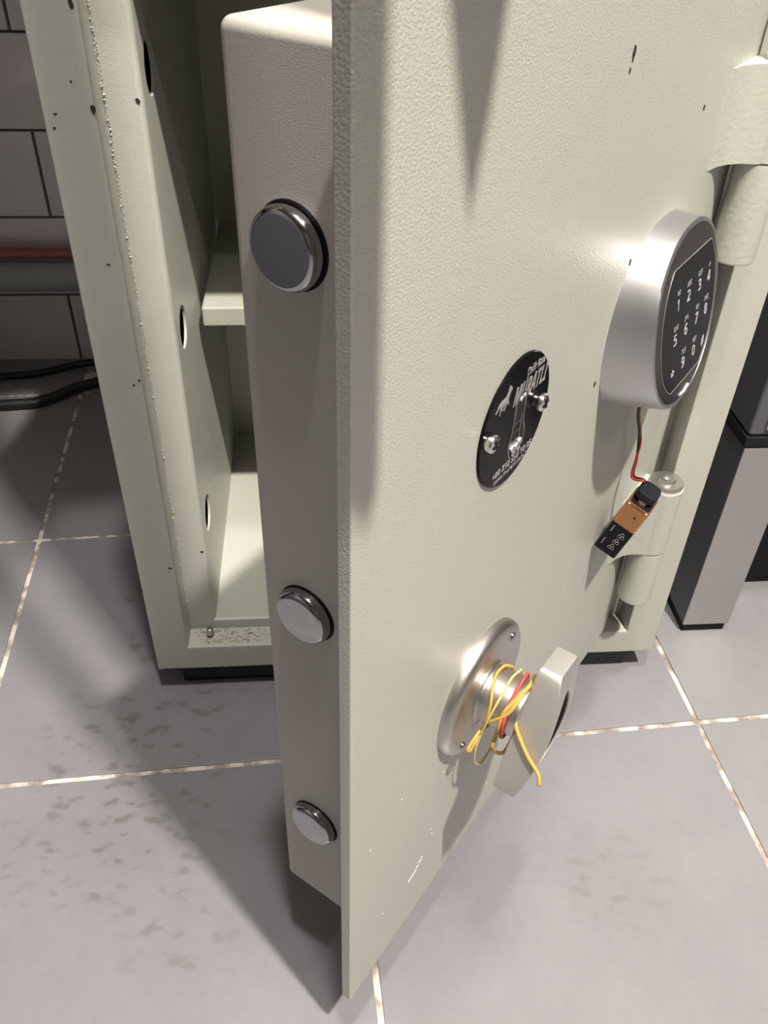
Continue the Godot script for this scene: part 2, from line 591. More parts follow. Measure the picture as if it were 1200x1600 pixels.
func make_door(safe: Node3D) -> void:
	# door axes: x from the free edge to the hinges, y up, z out of the outer face
	var s := Shell.new()
	var top := 0.568
	s.box(Vector3(DOOR_WIDTH / 2, (0.034 + top) / 2, -0.0032), Vector3(DOOR_WIDTH, top - 0.034, 0.0064), 0.0009, 2)
	var door := put("door", s.mesh(paint), safe)
	door.transform = Transform3D(Basis(Vector3.UP, DOOR_TURN), Vector3(0.1575645, 0, 0.2982923))
	s = Shell.new()
	s.box(Vector3(0.0319 + 0.16, (0.059 + 0.546) / 2, -0.0403), Vector3(0.32, 0.546 - 0.059, 0.0678), 0.004, 3)
	put("bolt_box", s.mesh(paint_smooth), door)
	# locking bolts
	for y in [0.482, 0.3122, 0.1428]:
		var at := Transform3D(Basis(Vector3(0, 0, 1), PI / 2), Vector3(0.0319, y, -0.0485))
		s = Shell.new()
		s.lathe([[0.0, -0.02], [0.0143, -0.02], [0.0145, 0.0028], [0.0141, 0.0042], [0.0131, 0.0054], [0.0116, 0.0061], [0.0, 0.0063]], 64, at)
		put("bolt", s.mesh(chrome), door)
		s = Shell.new()
		s.lathe([[0.0143, 0.0001], [0.0150, 0.0002], [0.0153, 0.0]], 48, Transform3D(at.basis, at.origin + Vector3(0, 0.0003, 0.0005)))
		put("bolt_hole", s.mesh(black_matt), door)
	# hinge knuckles with the straps that join them to the plate
	var ax := Vector2(0.3797, 0.0169)
	var r := 0.0137
	for a in [[0.1440, 0.2050], [0.4440, 0.4960]]:
		s = Shell.new()
		var strap := PackedVector2Array([Vector2(0.384, -0.002), Vector2(ax.x + 0.006, ax.y), Vector2(ax.x, ax.y + r - 0.0005), Vector2(ax.x - 0.006, ax.y + r - 0.0016), Vector2(ax.x - 0.0105, ax.y + r - 0.0054), Vector2(ax.x - 0.0145, 0.0175), Vector2(ax.x - 0.019, 0.0107), Vector2(ax.x - 0.025, 0.0056), Vector2(ax.x - 0.033, 0.0022), Vector2(ax.x - 0.044, 0.0003), Vector2(ax.x - 0.045, -0.002)])
		s.extrude(strap, a[0], a[1], Transform3D(Basis(Vector3(1, 0, 0), Vector3(0, 0, 1), Vector3(0, 1, 0)), Vector3.ZERO))
		s.pos.reverse()
		s.lathe([[r - 0.0008, a[0]], [r, a[0] + 0.0008], [r, a[1] - 0.0012], [r - 0.0012, a[1]]], 40, Transform3D(Basis.IDENTITY, Vector3(ax.x, 0, ax.y)))
		put("hinge_knuckle", s.mesh(paint_inside), door)
		s = Shell.new()
		var y1: float = a[1]
		s.lathe([[0.0126, y1], [0.0128, y1 + 0.0004], [0.0128, y1 + 0.003], [0.0124, y1 + 0.0036], [0.0066, y1 + 0.0036], [0.0066, y1 + 0.0054], [0.006, y1 + 0.0062], [0.0032, y1 + 0.0062], [0.0022, y1 + 0.0046], [0.0, y1 + 0.0046]] if a[0] < 0.3 else [[0.0126, y1], [0.0128, y1 + 0.0004], [0.0128, y1 + 0.0026], [0.0120, y1 + 0.0032], [0.0108, y1 + 0.0036], [0.0112, y1 + 0.005], [0.0112, y1 + 0.034], [0.0102, y1 + 0.0355], [0.0, y1 + 0.0356]], 40, Transform3D(Basis.IDENTITY, Vector3(ax.x, 0, ax.y)))
		put("hinge_pin", s.mesh(satin if a[0] < 0.3 else paint_inside), door)
	# round black plate with the keyhole
	make_keyhole(door)
	make_knob(door)
	make_keypad(door)
	# chips in the outer face
	s = Shell.new()
	var rng := RandomNumberGenerator.new()
	rng.seed = 3
	for c in [[0.1832, 0.5244, 0.0015, 0.0032], [0.182, 0.5183, 0.0007, 0.0014], [0.2978, 0.4838, 0.0012, 0.0016], [0.2172, 0.3618, 0.0014, 0.002], [0.233, 0.424, 0.0012, 0.0022]]:
		flake(s, Vector3(c[0], c[1], 0.0), Vector3.RIGHT, Vector3.UP, c[2], c[3], rng)
	var chips := put("paint_chip", s.mesh(chip), door)
	chips.set_meta("kind", "stuff")
	s = Shell.new()
	for k in 26:
		var q := Vector2(rng.randf_range(0.01, 0.30), rng.randf_range(0.04, 0.20))
		if k < 5:
			q = Vector2(0.0615 + k * 0.0028, 0.0838 + k * k * 0.0004)
		flake(s, Vector3(q.x, q.y, 0.0), Vector3.RIGHT, Vector3.UP, 0.0018 if k < 5 else rng.randf_range(0.0003, 0.0007), 0.0005 if k < 5 else rng.randf_range(0.0004, 0.0008), rng)
	var scuff := put("paint_scuff", s.mesh(mat(lin(0.75, 0.74, 0.70), 0.5)), door)
	scuff.set_meta("kind", "stuff")
	make_hanging(door.transform * Transform3D.IDENTITY)

func make_keyhole(door: Node3D) -> void:
	var c := Vector3(0.1184, 0.3897, 0)
	var at := Transform3D(FACE_UP, c)
	var s := Shell.new()
	s.lathe([[0.0315, 0.0], [0.0315, 0.0009], [0.0311, 0.0013], [0.0, 0.0013]], 72, at)
	put("keyhole_plate", s.mesh(black_gloss), door)
	# keyhole: a bottle-shaped opening lined with metal
	var outline := PackedVector2Array()
	for p in [[0.0, 0.0185], [0.0045, 0.0175], [0.0058, 0.014], [0.0058, 0.004], [0.0068, -0.001], [0.0088, -0.0055], [0.0092, -0.010], [0.0078, -0.0155], [0.004, -0.019], [-0.001, -0.0198], [-0.005, -0.0178], [-0.0072, -0.013], [-0.0074, -0.008], [-0.0058, -0.002], [-0.0048, 0.004], [-0.0046, 0.014], [-0.0036, 0.0172]]:
		outline.append(Vector2(c.x + 0.0022 + p[0] * 0.85, c.y - 0.0030 + p[1] * 0.86))
	outline.reverse()
	s = Shell.new()
	s.extrude(outline, 0.001, 0.00145)
	put("keyhole_liner", s.mesh(mat(lin(0.05, 0.05, 0.052), 0.35, 0.9)), door)
	var rim: Array = []
	for p in outline:
		rim.append(Vector3(p.x, p.y, 0.0014))
	rim.append(rim[0])
	s = Shell.new()
	s.tube(smooth(rim, 3), 0.00045, 6)
	for k in 3:
		s.box(Vector3(c.x + 0.0022, c.y - 0.001 - 0.0045 * k, 0.0017), Vector3(0.0065, 0.0007, 0.0006), 0.0002, 1)
	s.box(Vector3(c.x + 0.0042, c.y - 0.004, 0.0017), Vector3(0.0008, 0.012, 0.0006), 0.0002, 1)
	put("keyhole_rim", s.mesh(mat(lin(0.30, 0.30, 0.30), 0.3, 1.0)), door)
	var ward := mat(lin(0.75, 0.75, 0.74), 0.3, 1.0)
	for q in [[-0.002, -0.0135, 0.0020, 0.0017], [0.0018, -0.0140, 0.0019, 0.0016], [-0.001, -0.0166, 0.0020, 0.0013], [0.0048, -0.0125, 0.0016, 0.0014], [0.0038, -0.0165, 0.0016, 0.0011], [-0.0002, 0.0157, 0.0014, 0.0009], [0.0026, 0.0165, 0.0012, 0.0009]]:
		s = Shell.new()
		s.box(Vector3(c.x + 0.0022 + q[0], c.y - 0.0030 + q[1] * 0.86, 0.0018), Vector3(q[2] * 1.7, q[3] * 1.7, 0.001), 0.0004, 1, Basis(Vector3(0, 0, 1), 0.5) * Basis(Vector3(1, 0, 0), -0.15))
		put("lock_ward", s.mesh(ward), door)
	# two crosshead screws on spacers
	for q in [[0.0885, 0.3972], [0.1350, 0.3945]]:
		var sp := Transform3D(FACE_UP, Vector3(q[0] + 0.0035, q[1] - 0.004, 0))
		s = Shell.new()
		s.lathe([[0.0031, 0.001], [0.0031, 0.0022], [0.0040, 0.0024], [0.0043, 0.0029], [0.0043, 0.0046], [0.0039, 0.0053], [0.0028, 0.0057], [0.0, 0.0059]], 32, sp)
		var sc := put("plate_screw", s.mesh(mat(lin(0.72, 0.71, 0.69), 0.22, 1.0)), door)
		s = Shell.new()
		for a in [0.35, 0.35 + PI / 2]:
			s.box(Vector3(q[0] + 0.0035, q[1] - 0.004, 0.0059), Vector3(0.0052, 0.0011, 0.0005), 0.0, 1, Basis(Vector3(0, 0, 1), a))
		put("screw_slot", s.mesh(black_matt), door)
		sc.set_meta("label", "bright crosshead screw on the black keyhole plate")
	# white print
	var bold := SystemFont.new()
	bold.font_names = PackedStringArray(["Droid Sans"])
	bold.font_weight = 700
	var plain_font := SystemFont.new()
	plain_font.font_names = PackedStringArray(["Droid Sans"])
	var print_white := mat(lin(0.30, 0.29, 0.29), 0.5)
	for t in [["MURATLI", bold, 0.0088, 0.0300, 0.1290, 0.4035, 0.22], ["Çelik Kasa", plain_font, 0.0052, 0.0165, 0.1318, 0.4110, 0.2], ["+90 312 350 10 05", bold, 0.0032, 0.037, 0.1205, 0.3682, 0.1], ["www.muratli.com.tr", plain_font, 0.0026, 0.033, 0.1200, 0.3642, 0.0]]:
		var o := put("plate_lettering", lettering(t[0], t[1], t[2], 0.0002, print_white, t[6], t[3]), door)
		o.position = Vector3(t[4], t[5], 0.00145)
	# running horse emblem
	var horse := PackedVector2Array()
	for p in [[-6, -1.0], [-4.2, 1.2], [-1.5, 2.0], [1.5, 2.2], [3.0, 4.2], [4.0, 6.4], [4.6, 7.2], [5.0, 6.4], [6.4, 5.6], [7.0, 4.4], [6.2, 4.2], [5.0, 4.4], [4.6, 2.6], [4.2, 0.6], [4.6, -1.6], [5.2, -3.0], [4.4, -3.2], [3.4, -1.2], [2.6, -0.6], [2.0, -3.4], [0.6, -4.8], [0.2, -4.2], [1.2, -3.0], [1.2, -0.9], [-1.4, -0.8], [-2.2, -3.0], [-2.8, -5.4], [-3.6, -5.2], [-3.2, -2.6], [-3.6, -0.6], [-4.6, -0.4], [-6.6, -2.6], [-7.4, -2.4]]:
		horse.append(Vector2(0.1040 + p[0] * 0.00092, 0.4058 + p[1] * 0.00092))
	if Geometry2D.is_polygon_clockwise(horse):
		horse.reverse()
	s = Shell.new()
	s.extrude(horse, 0.0012, 0.00150)
	put("plate_emblem", s.mesh(print_white), door)

func ring_at(f: Callable, n: int) -> PackedVector3Array:
	var r := PackedVector3Array()
	for i in n:
		r.append(f.call(TAU * i / n))
	return r

func make_knob(door: Node3D) -> void:
	var at := Transform3D(FACE_UP, KNOB)
	var s := Shell.new()
	s.lathe([[0.0425, 0.0], [0.0425, 0.002], [0.0417, 0.0045], [0.0395, 0.0064], [0.036, 0.0074], [0.030, 0.0076], [0.022, 0.0074], [0.0212, 0.0068], [0.0, 0.0068]], 80, at)
	put("knob_rosette", s.mesh(satin), door)
	for a in [0.85, 3.9]:
		s = Shell.new()
		s.lathe([[0.0026, 0.007], [0.0026, 0.0082], [0.0018, 0.0088], [0.0, 0.0088]], 16, Transform3D(FACE_UP, KNOB + Vector3(cos(a), sin(a), 0) * 0.034))
		put("rosette_screw", s.mesh(chrome), door)
	s = Shell.new()
	s.lathe([[0.0185, 0.006], [0.0185, 0.0078], [0.0172, 0.0082], [0.0166, 0.0095], [0.0166, 0.0285], [0.0160, 0.0315]], 56, at)
	put("knob_shaft", s.mesh(mat(lin(0.62, 0.60, 0.57), 0.35, 1.0)), door)
	# the wing handle: a skewed bar with a bowed front and a lens-shaped dish
	var c := Vector2(0.12025, 0.2075)
	var a := Vector2(0.02015, 0.0305)
	var b := Vector2(0.0121, -0.0005)
	var n := 160
	var outline := func(k: float, th: float, morph: float) -> Vector2:
		var cs := Vector2(cos(th), sin(th))
		var pw := 18.0
		var sq := cs / pow(pow(absf(cs.x), pw) + pow(absf(cs.y), pw), 1.0 / pw)
		var el := Vector2(cs.x * 0.66, cs.y * 0.70)
		return sq * k if morph <= 0.0 else (sq * k).lerp(el, morph)
	var front := func(q: Vector2) -> float: return 0.0443 + 0.0062 * (1.0 - q.x * q.x)
	var ring := func(k: float, morph: float, drop: float, level: float) -> PackedVector3Array:
		var r := PackedVector3Array()
		for i in n:
			var q: Vector2 = outline.call(k, TAU * i / n, morph)
			var p := c + a * q.x + b * q.y
			var z: float = front.call(q) - drop if level < 0.0 else level
			r.append(Vector3(p.x, p.y, z))
		r.reverse()
		return r
	s = Shell.new()
	s.loft([ring.call(0.95, 0.0, 0.0, 0.031), ring.call(0.985, 0.0, 0.0, 0.0314), ring.call(1.0, 0.0, 0.0, 0.0324), ring.call(1.0, 0.0, 0.0012, -1.0), ring.call(0.988, 0.0, 0.0003, -1.0), ring.call(0.955, 0.0, 0.0, -1.0), ring.call(0.9, 0.4, 0.0, -1.0), ring.call(0.9, 0.8, 0.0, -1.0), ring.call(0.9, 1.0, 0.0, -1.0), ring.call(0.0, 0.97, 0.0009, -1.0), ring.call(0.0, 0.95, 0.0012, -1.0)], true, true, false)
	put("knob_handle", s.mesh(mat(lin(0.68, 0.66, 0.63), 0.52, 1.0)), door)
	s = Shell.new()
	s.loft([ring.call(0.0, 0.962, 0.0008, -1.0), ring.call(0.0, 0.93, 0.0022, -1.0), ring.call(0.0, 0.4, 0.0034, -1.0), ring.call(0.0, 0.02, 0.0036, -1.0)], true, false, true)
	put("handle_dish", s.mesh(mat(lin(0.05, 0.05, 0.052), 0.2, 0.8)), door)
	s = Shell.new()
	s.lathe([[0.0036, 0.0462], [0.0036, 0.0478], [0.0031, 0.0482], [0.0022, 0.0478], [0.0, 0.0478]], 28, Transform3D(FACE_UP, Vector3(c.x, c.y, 0)))
	for k in 3:
		s.box(Vector3(c.x, c.y + (k - 1) * 0.0014, 0.048), Vector3(0.0032, 0.0006, 0.0006), 0.0001, 1)
	put("handle_emblem", s.mesh(mat(lin(0.5, 0.5, 0.5), 0.35, 1.0)), door)

func make_keypad(door: Node3D) -> void:
	var n := 112
	var sup := func(th: float, ax: float, ay: float) -> Vector2:
		var cs := cos(th)
		var sn := sin(th)
		return Vector2(ax * signf(cs) * pow(absf(cs), 2.0 / 2.2), ay * signf(sn) * pow(absf(sn), 2.0 / 2.2))
	var base_c := Vector2(0.2753, 0.3825)
	var front_c := Vector2(0.2765, 0.3856)
	var ring := func(t: float, grow: float, lift: float) -> PackedVector3Array:
		# t runs from the door (0) to the sloping front (1)
		var r := PackedVector3Array()
		for i in n:
			var th := TAU * i / n
			var b: Vector2 = sup.call(th, 0.054, 0.0537)
			var f: Vector2 = sup.call(th, 0.0505 * grow, 0.0502 * grow)
			var p0 := Vector3(base_c.x + b.x, base_c.y + b.y, 0)
			var p1 := Vector3(front_c.x + f.x, front_c.y + f.y, 0.0241 - 0.177 * f.y + lift)
			r.append(p0.lerp(p1, t))
		return r
	var s := Shell.new()
	s.loft([ring.call(0.0, 1.0, 0.0), ring.call(0.5, 1.0, 0.0), ring.call(0.955, 1.0, 0.0), ring.call(1.0, 0.985, -0.0001), ring.call(1.0, 0.962, 0.0002), ring.call(1.0, 0.95, 0.0), ring.call(1.0, 0.944, -0.0008)], true, false, false)
	put("keypad_housing", s.mesh(mat(lin(0.52, 0.52, 0.54), 0.42, 1.0)), door)
	s = Shell.new()
	s.loft([ring.call(1.0, 0.95, -0.002), ring.call(1.0, 0.945, -0.0003), ring.call(1.0, 0.93, 0.0)], true, false, true)
	put("keypad_face", s.mesh(mat(lin(0.06, 0.052, 0.05), 0.2, 0.5)), door)
	# everything on the sloping front shares its axes
	var tilt := Transform3D(Basis(Vector3(1, 0, 0), -atan(0.177)), Vector3(front_c.x, front_c.y, 0.0241))
	var panel := PackedVector2Array()
	for i in 96:
		var p: Vector2 = sup.call(TAU * i / 96, 0.0425, 0.043)
		panel.append(Vector2(p.x + 0.0015, clampf(p.y, -0.0375, 0.0335)))
	s = Shell.new()
	s.extrude(panel, -0.0002, 0.0003, tilt)
	put("keypad_window", s.mesh(mat(lin(0.009, 0.009, 0.012), 0.2, 0.0, 0.25)), door)
	var line: Array = []
	for p in panel:
		line.append(tilt * Vector3(p.x, p.y, 0.0003))
	line.append(line[0])
	s = Shell.new()
	s.tube(line, 0.00022, 5)
	put("keypad_border", s.mesh(mat(lin(0.5, 0.48, 0.46), 0.35, 0.6)), door)
	var font := SystemFont.new()
	font.font_names = PackedStringArray(["Droid Sans"])
	var white := mat(lin(0.42, 0.42, 0.43), 0.6)
	var dim := mat(lin(0.28, 0.28, 0.30), 0.6)
	var keys := [["1", "QZ"], ["2", "ABC"], ["3", "DEF"], ["4", "*"], ["5", "GHI"], ["6", "JKL"], ["7", "MN"], ["8", "PRS"], ["*", ""], ["9", "TUV"], ["0", "WXY"], ["#", ""]]
	for k in 12:
		var row := k / 4
		var x: float = [-0.0185, -0.002, 0.0155, 0.031][k % 4] - 0.0008 * row
		var y: float = [0.0138, -0.0052, -0.0242][row]
		var o := put("keypad_digit", lettering(keys[k][0], font, 0.0062 if keys[k][0] != "*" else 0.004, 0.0002, white, 0.0, 0.0046 if keys[k][0] != "1" else 0.002), door)
		o.transform = tilt * Transform3D(Basis.IDENTITY, Vector3(x, y - 0.0015, 0.0004))
		if keys[k][1] != "":
			var l := put("keypad_letters", lettering(keys[k][1], font, 0.0028, 0.0002, dim, 0.0, 0.0022 * keys[k][1].length()), door)
			l.transform = tilt * Transform3D(Basis.IDENTITY, Vector3(x, y + 0.0052, 0.0004))
	s = Shell.new()
	s.tube([tilt * Vector3(-0.005, -0.0455, 0.0002), tilt * Vector3(0.002, -0.0462, 0.0002), tilt * Vector3(0.009, -0.0445, 0.0002)], 0.0007, 8)
	put("keypad_light", s.mesh(mat(lin(0.7, 0.68, 0.65), 0.3)), door)

# ------------------------------------------------------------------ what hangs on the door
func make_hanging(at: Transform3D) -> void:
	at.origin += Vector3(0, BASE, 0)
	# nine volt battery hanging from the keypad on its clip
	var cam := Vector3(0.147526, 0.590396, 0.516817)
	var centre := Vector3(0.366072, 0.204713, 0.057191).lerp(cam, 0.045) + Vector3(0, BASE, 0)
	var axes := at.basis * Basis(Vector3(0.034213, -0.317698, 0.947575), Vector3(0.117997, 0.942782, 0.311830), Vector3(-0.992424, 0.101143, 0.069743))
	var k := 0.955
	var bat := thing("battery", "black and copper nine volt battery dangling below the keypad beside the lower hinge", "battery")
	bat.transform = Transform3D(axes.orthonormalized().scaled_local(Vector3.ONE * k), centre)
	var hx := 0.00875
	var hz := 0.01325
	var s := Shell.new()
	s.box(Vector3(0, -0.0095, 0), Vector3(hx * 2, 0.0290, hz * 2), 0.0016, 3)
	put("case", s.mesh(mat(lin(0.008, 0.008, 0.010), 0.3, 0.0, 0.3)), bat)
	s = Shell.new()
	var copper := mat(lin(0.55, 0.27, 0.12), 0.32, 0.85)
	s.box(Vector3(0, 0.0125, 0), Vector3(hx * 2 + 0.0001, 0.0205, hz * 2 + 0.0001), 0.0017, 3)
	put("copper_band", s.mesh(copper), bat)
	s = Shell.new()
	var rim: Array = []
	for i in 33:
		var th := TAU * i / 32
		var cs := Vector2(cos(th), sin(th))
		var q := cs / pow(pow(absf(cs.x), 8.0) + pow(absf(cs.y), 8.0), 0.125)
		rim.append(Vector3(q.x * (hx - 0.0006), 0.0230, q.y * (hz - 0.0006)))
	s.tube(rim, 0.0007, 6)
	put("top_rim", s.mesh(copper), bat)
	s = Shell.new()
	s.box(Vector3(0, 0.0228, 0), Vector3(hx * 2 - 0.002, 0.0006, hz * 2 - 0.002), 0.0002, 1)
	put("top_plate", s.mesh(black_matt), bat)
	s = Shell.new()
	for z in [-0.0064, 0.0064]:
		s.lathe([[0.003, 0.0228], [0.003, 0.0250], [0.0026, 0.0256], [0.0, 0.0256]], 18, Transform3D(Basis.IDENTITY, Vector3(0, 0, z)))
	put("terminal", s.mesh(mat(lin(0.75, 0.6, 0.4), 0.3, 1.0)), bat)
	var grey := mat(lin(0.22, 0.22, 0.22), 0.6)
	s = Shell.new()
	for q in [[0.0015, -0.0035, 0.0028], [0.001, -0.0095, 0.0026], [0.0005, -0.0155, 0.0028]]:
		for j in 3:
			var ringp: Array = []
			for i in 17:
				var th := TAU * i / 16
				ringp.append(Vector3(q[0] + 0.0014 + (j - 1) * 0.0012 + cos(th) * q[2] * 0.42, q[1] + ((j % 2) - 0.5) * 0.0022 + sin(th) * q[2] * 0.42, hz + 0.0001))
			s.tube(ringp, 0.00018, 4)
	for q in [[-0.0055, -0.002], [-0.0055, -0.015]]:
		s.box(Vector3(q[0], q[1], hz), Vector3(0.0008, 0.006, 0.0002))
	put("label_print", s.mesh(grey), bat)
	s = Shell.new()
	s.lathe([[0.0009, 0.0], [0.0009, 0.0002], [0.0, 0.0002]], 14, Transform3D(Basis(Vector3(1, 0, 0), PI / 2), Vector3(0.0022, 0.0150, hz)))
	put("label_mark", s.mesh(black_matt), bat)
	# snap connector and its two wires
	var clip := thing("battery_connector", "black snap connector with a red and a black wire leading up to the keypad", "connector")
	s = Shell.new()
	var body := PackedVector2Array()
	for i in 48:
		var th := TAU * i / 48
		var cs := Vector2(cos(th), sin(th))
		var q := cs / pow(pow(absf(cs.x), 3.4) + pow(absf(cs.y), 3.4), 1.0 / 3.4)
		body.append(Vector2(q.x * 0.0078, q.y * 0.0105))
	var bt := bat.transform * Transform3D(Basis(Vector3(1, 0, 0), Vector3(0, 0, -1), Vector3(0, 1, 0)), Vector3(-0.0003, 0.0235, -0.0032))
	var rings: Array = []
	for lv in [[0.9, 0.0016], [1.0, 0.0022], [1.0, 0.0060], [0.93, 0.0072], [0.8, 0.0077]]:
		var rr := PackedVector3Array()
		for p in body:
			rr.append(bt * Vector3(p.x * lv[0], p.y * lv[0], lv[1]))
		rings.append(rr)
	s.loft(rings)
	put("snap_cap", s.mesh(mat(lin(0.010, 0.011, 0.015), 0.55, 0.0, 0.3)), clip)
	var tip: Vector3 = bt * Vector3(-0.0065, 0.0065, 0.004)
	var d2 := func(u: float, y: float, w: float) -> Vector3: return at * Vector3(u, y, w)
	for q in [[0.0, mat(lin(0.33, 0.02, 0.015), 0.4), "red_wire", 0.0010], [1.0, mat(lin(0.012, 0.011, 0.011), 0.4), "black_wire", -0.0007]]:
		var o: float = q[3]
		var sw := 1.0 if q[0] == 0.0 else -1.0
		s = Shell.new()
		s.tube(smooth([d2.call(0.2830 + o, 0.334, 0.010), d2.call(0.2865 + o, 0.3136, 0.008), d2.call(0.298 + o, 0.2935, 0.0085), d2.call(0.3050 + o * 0.3, 0.2800, 0.0085 + o * 0.6), d2.call(0.3065 - o * 0.9, 0.2665, 0.009), d2.call(0.3045 - o * 1.6, 0.2540, 0.010), tip + at.basis * Vector3(-0.004 - o, 0.006, 0.001), tip + at.basis * Vector3(0.001, -0.001, 0)], 6), 0.00085, 8)
		put(q[2], s.mesh(q[1]), clip)
	# rubber bands on the knob
	var yellow := mat(lin(0.52, 0.34, 0.085), 0.6, 0.0, 0.3)
	yellow.subsurf_scatter_enabled = true
	yellow.subsurf_scatter_strength = 0.1
	var pale := mat(lin(0.70, 0.52, 0.20), 0.5)
	var red := mat(lin(0.55, 0.09, 0.08), 0.6, 0.0, 0.3)
	var band := func(called: String, label: String, group: String, pts: Array, r: float, m: Material, flat: float) -> void:
		var w: Array = []
		for p in pts:
			w.append(at * Vector3(p[0], p[1], p[2]))
		var sh := Shell.new()
		sh.tube(smooth(w, 7), r, 8, flat)
		tag(put(called, sh.mesh(m, 60.0), self), label, "rubber band", group)
	var g := "rubber bands wound on the knob"
	band.call("rubber_band", "amber yellow rubber band looped on the knob shaft close to the round rosette", g, [[0.1343, 0.2228, 0.0136], [0.1289, 0.2272, 0.0115], [0.1199, 0.2289, 0.0111], [0.1124, 0.2268, 0.013], [0.1056, 0.2210, 0.0162], [0.1022, 0.2094, 0.0165], [0.1030, 0.1983, 0.0142], [0.0967, 0.1939, 0.0140], [0.0935, 0.1905, 0.0135], [0.0905, 0.1945, 0.0132], [0.0990, 0.2000, 0.0140], [0.1060, 0.1972, 0.0140], [0.1150, 0.1925, 0.0140], [0.1260, 0.1918, 0.0135], [0.1370, 0.2000, 0.0130], [0.1392, 0.2120, 0.0130], [0.1343, 0.2228, 0.0136]], 0.00085, yellow, 1.0)
	band.call("rubber_band", "thin pale rubber band sagging in a loop under the knob shaft", g, [[0.1352, 0.2230, 0.0190], [0.1219, 0.2291, 0.0194], [0.1109, 0.2262, 0.0198], [0.1055, 0.2211, 0.0191], [0.1022, 0.2099, 0.0172], [0.1012, 0.1969, 0.0149], [0.0990, 0.1864, 0.0142], [0.1010, 0.1716, 0.0140], [0.1102, 0.1601, 0.0140], [0.1180, 0.1640, 0.0150], [0.1230, 0.1720, 0.0160], [0.1280, 0.1850, 0.0170], [0.1360, 0.1980, 0.0180], [0.1394, 0.2100, 0.0188], [0.1352, 0.2230, 0.0190]], 0.0007, pale, 1.0)
	band.call("rubber_band", "thick yellow rubber band twisted across the knob shaft and dropping in a loop", g, [[0.1355, 0.2232, 0.0271], [0.1225, 0.2290, 0.0297], [0.1144, 0.2280, 0.0283], [0.1086, 0.2245, 0.0263], [0.1048, 0.2198, 0.0246], [0.1020, 0.2104, 0.0243], [0.1048, 0.1958, 0.0220], [0.1038, 0.1885, 0.0220], [0.1123, 0.1745, 0.0220], [0.1253, 0.1608, 0.0220], [0.1330, 0.1700, 0.0230], [0.1365, 0.1850, 0.0250], [0.1396, 0.2020, 0.0265], [0.1355, 0.2232, 0.0271]], 0.0012, yellow, 1.0)
	band.call("rubber_band", "yellow rubber band whose loose knotted end hangs down over the handle", g, [[0.1022, 0.2114, 0.0192], [0.1031, 0.2163, 0.0232], [0.1053, 0.2211, 0.0270], [0.1085, 0.2250, 0.0285], [0.1150, 0.2281, 0.0292], [0.1165, 0.2262, 0.0290], [0.1135, 0.2225, 0.0295], [0.1101, 0.2164, 0.0295], [0.1066, 0.2113, 0.0326], [0.1030, 0.2059, 0.0388], [0.1004, 0.2019, 0.0443], [0.0987, 0.1995, 0.0489], [0.0972, 0.1972, 0.0528], [0.0955, 0.1948, 0.0545], [0.0948, 0.1930, 0.0548], [0.0958, 0.1936, 0.0556]], 0.0011, yellow, 1.0)
	band.call("rubber_band", "red rubber band wrapped round the knob shaft among the yellow ones", g, [[0.1352, 0.2229, 0.0233], [0.1269, 0.2281, 0.0247], [0.1183, 0.2291, 0.0255], [0.1131, 0.2275, 0.0256], [0.1045, 0.2196, 0.0262], [0.1021, 0.2118, 0.0263], [0.1045, 0.2010, 0.0255], [0.1110, 0.1930, 0.0245], [0.1202, 0.1880, 0.0230], [0.1320, 0.1950, 0.0225], [0.1393, 0.2080, 0.0225], [0.1352, 0.2229, 0.0233]], 0.0010, red, 1.0)

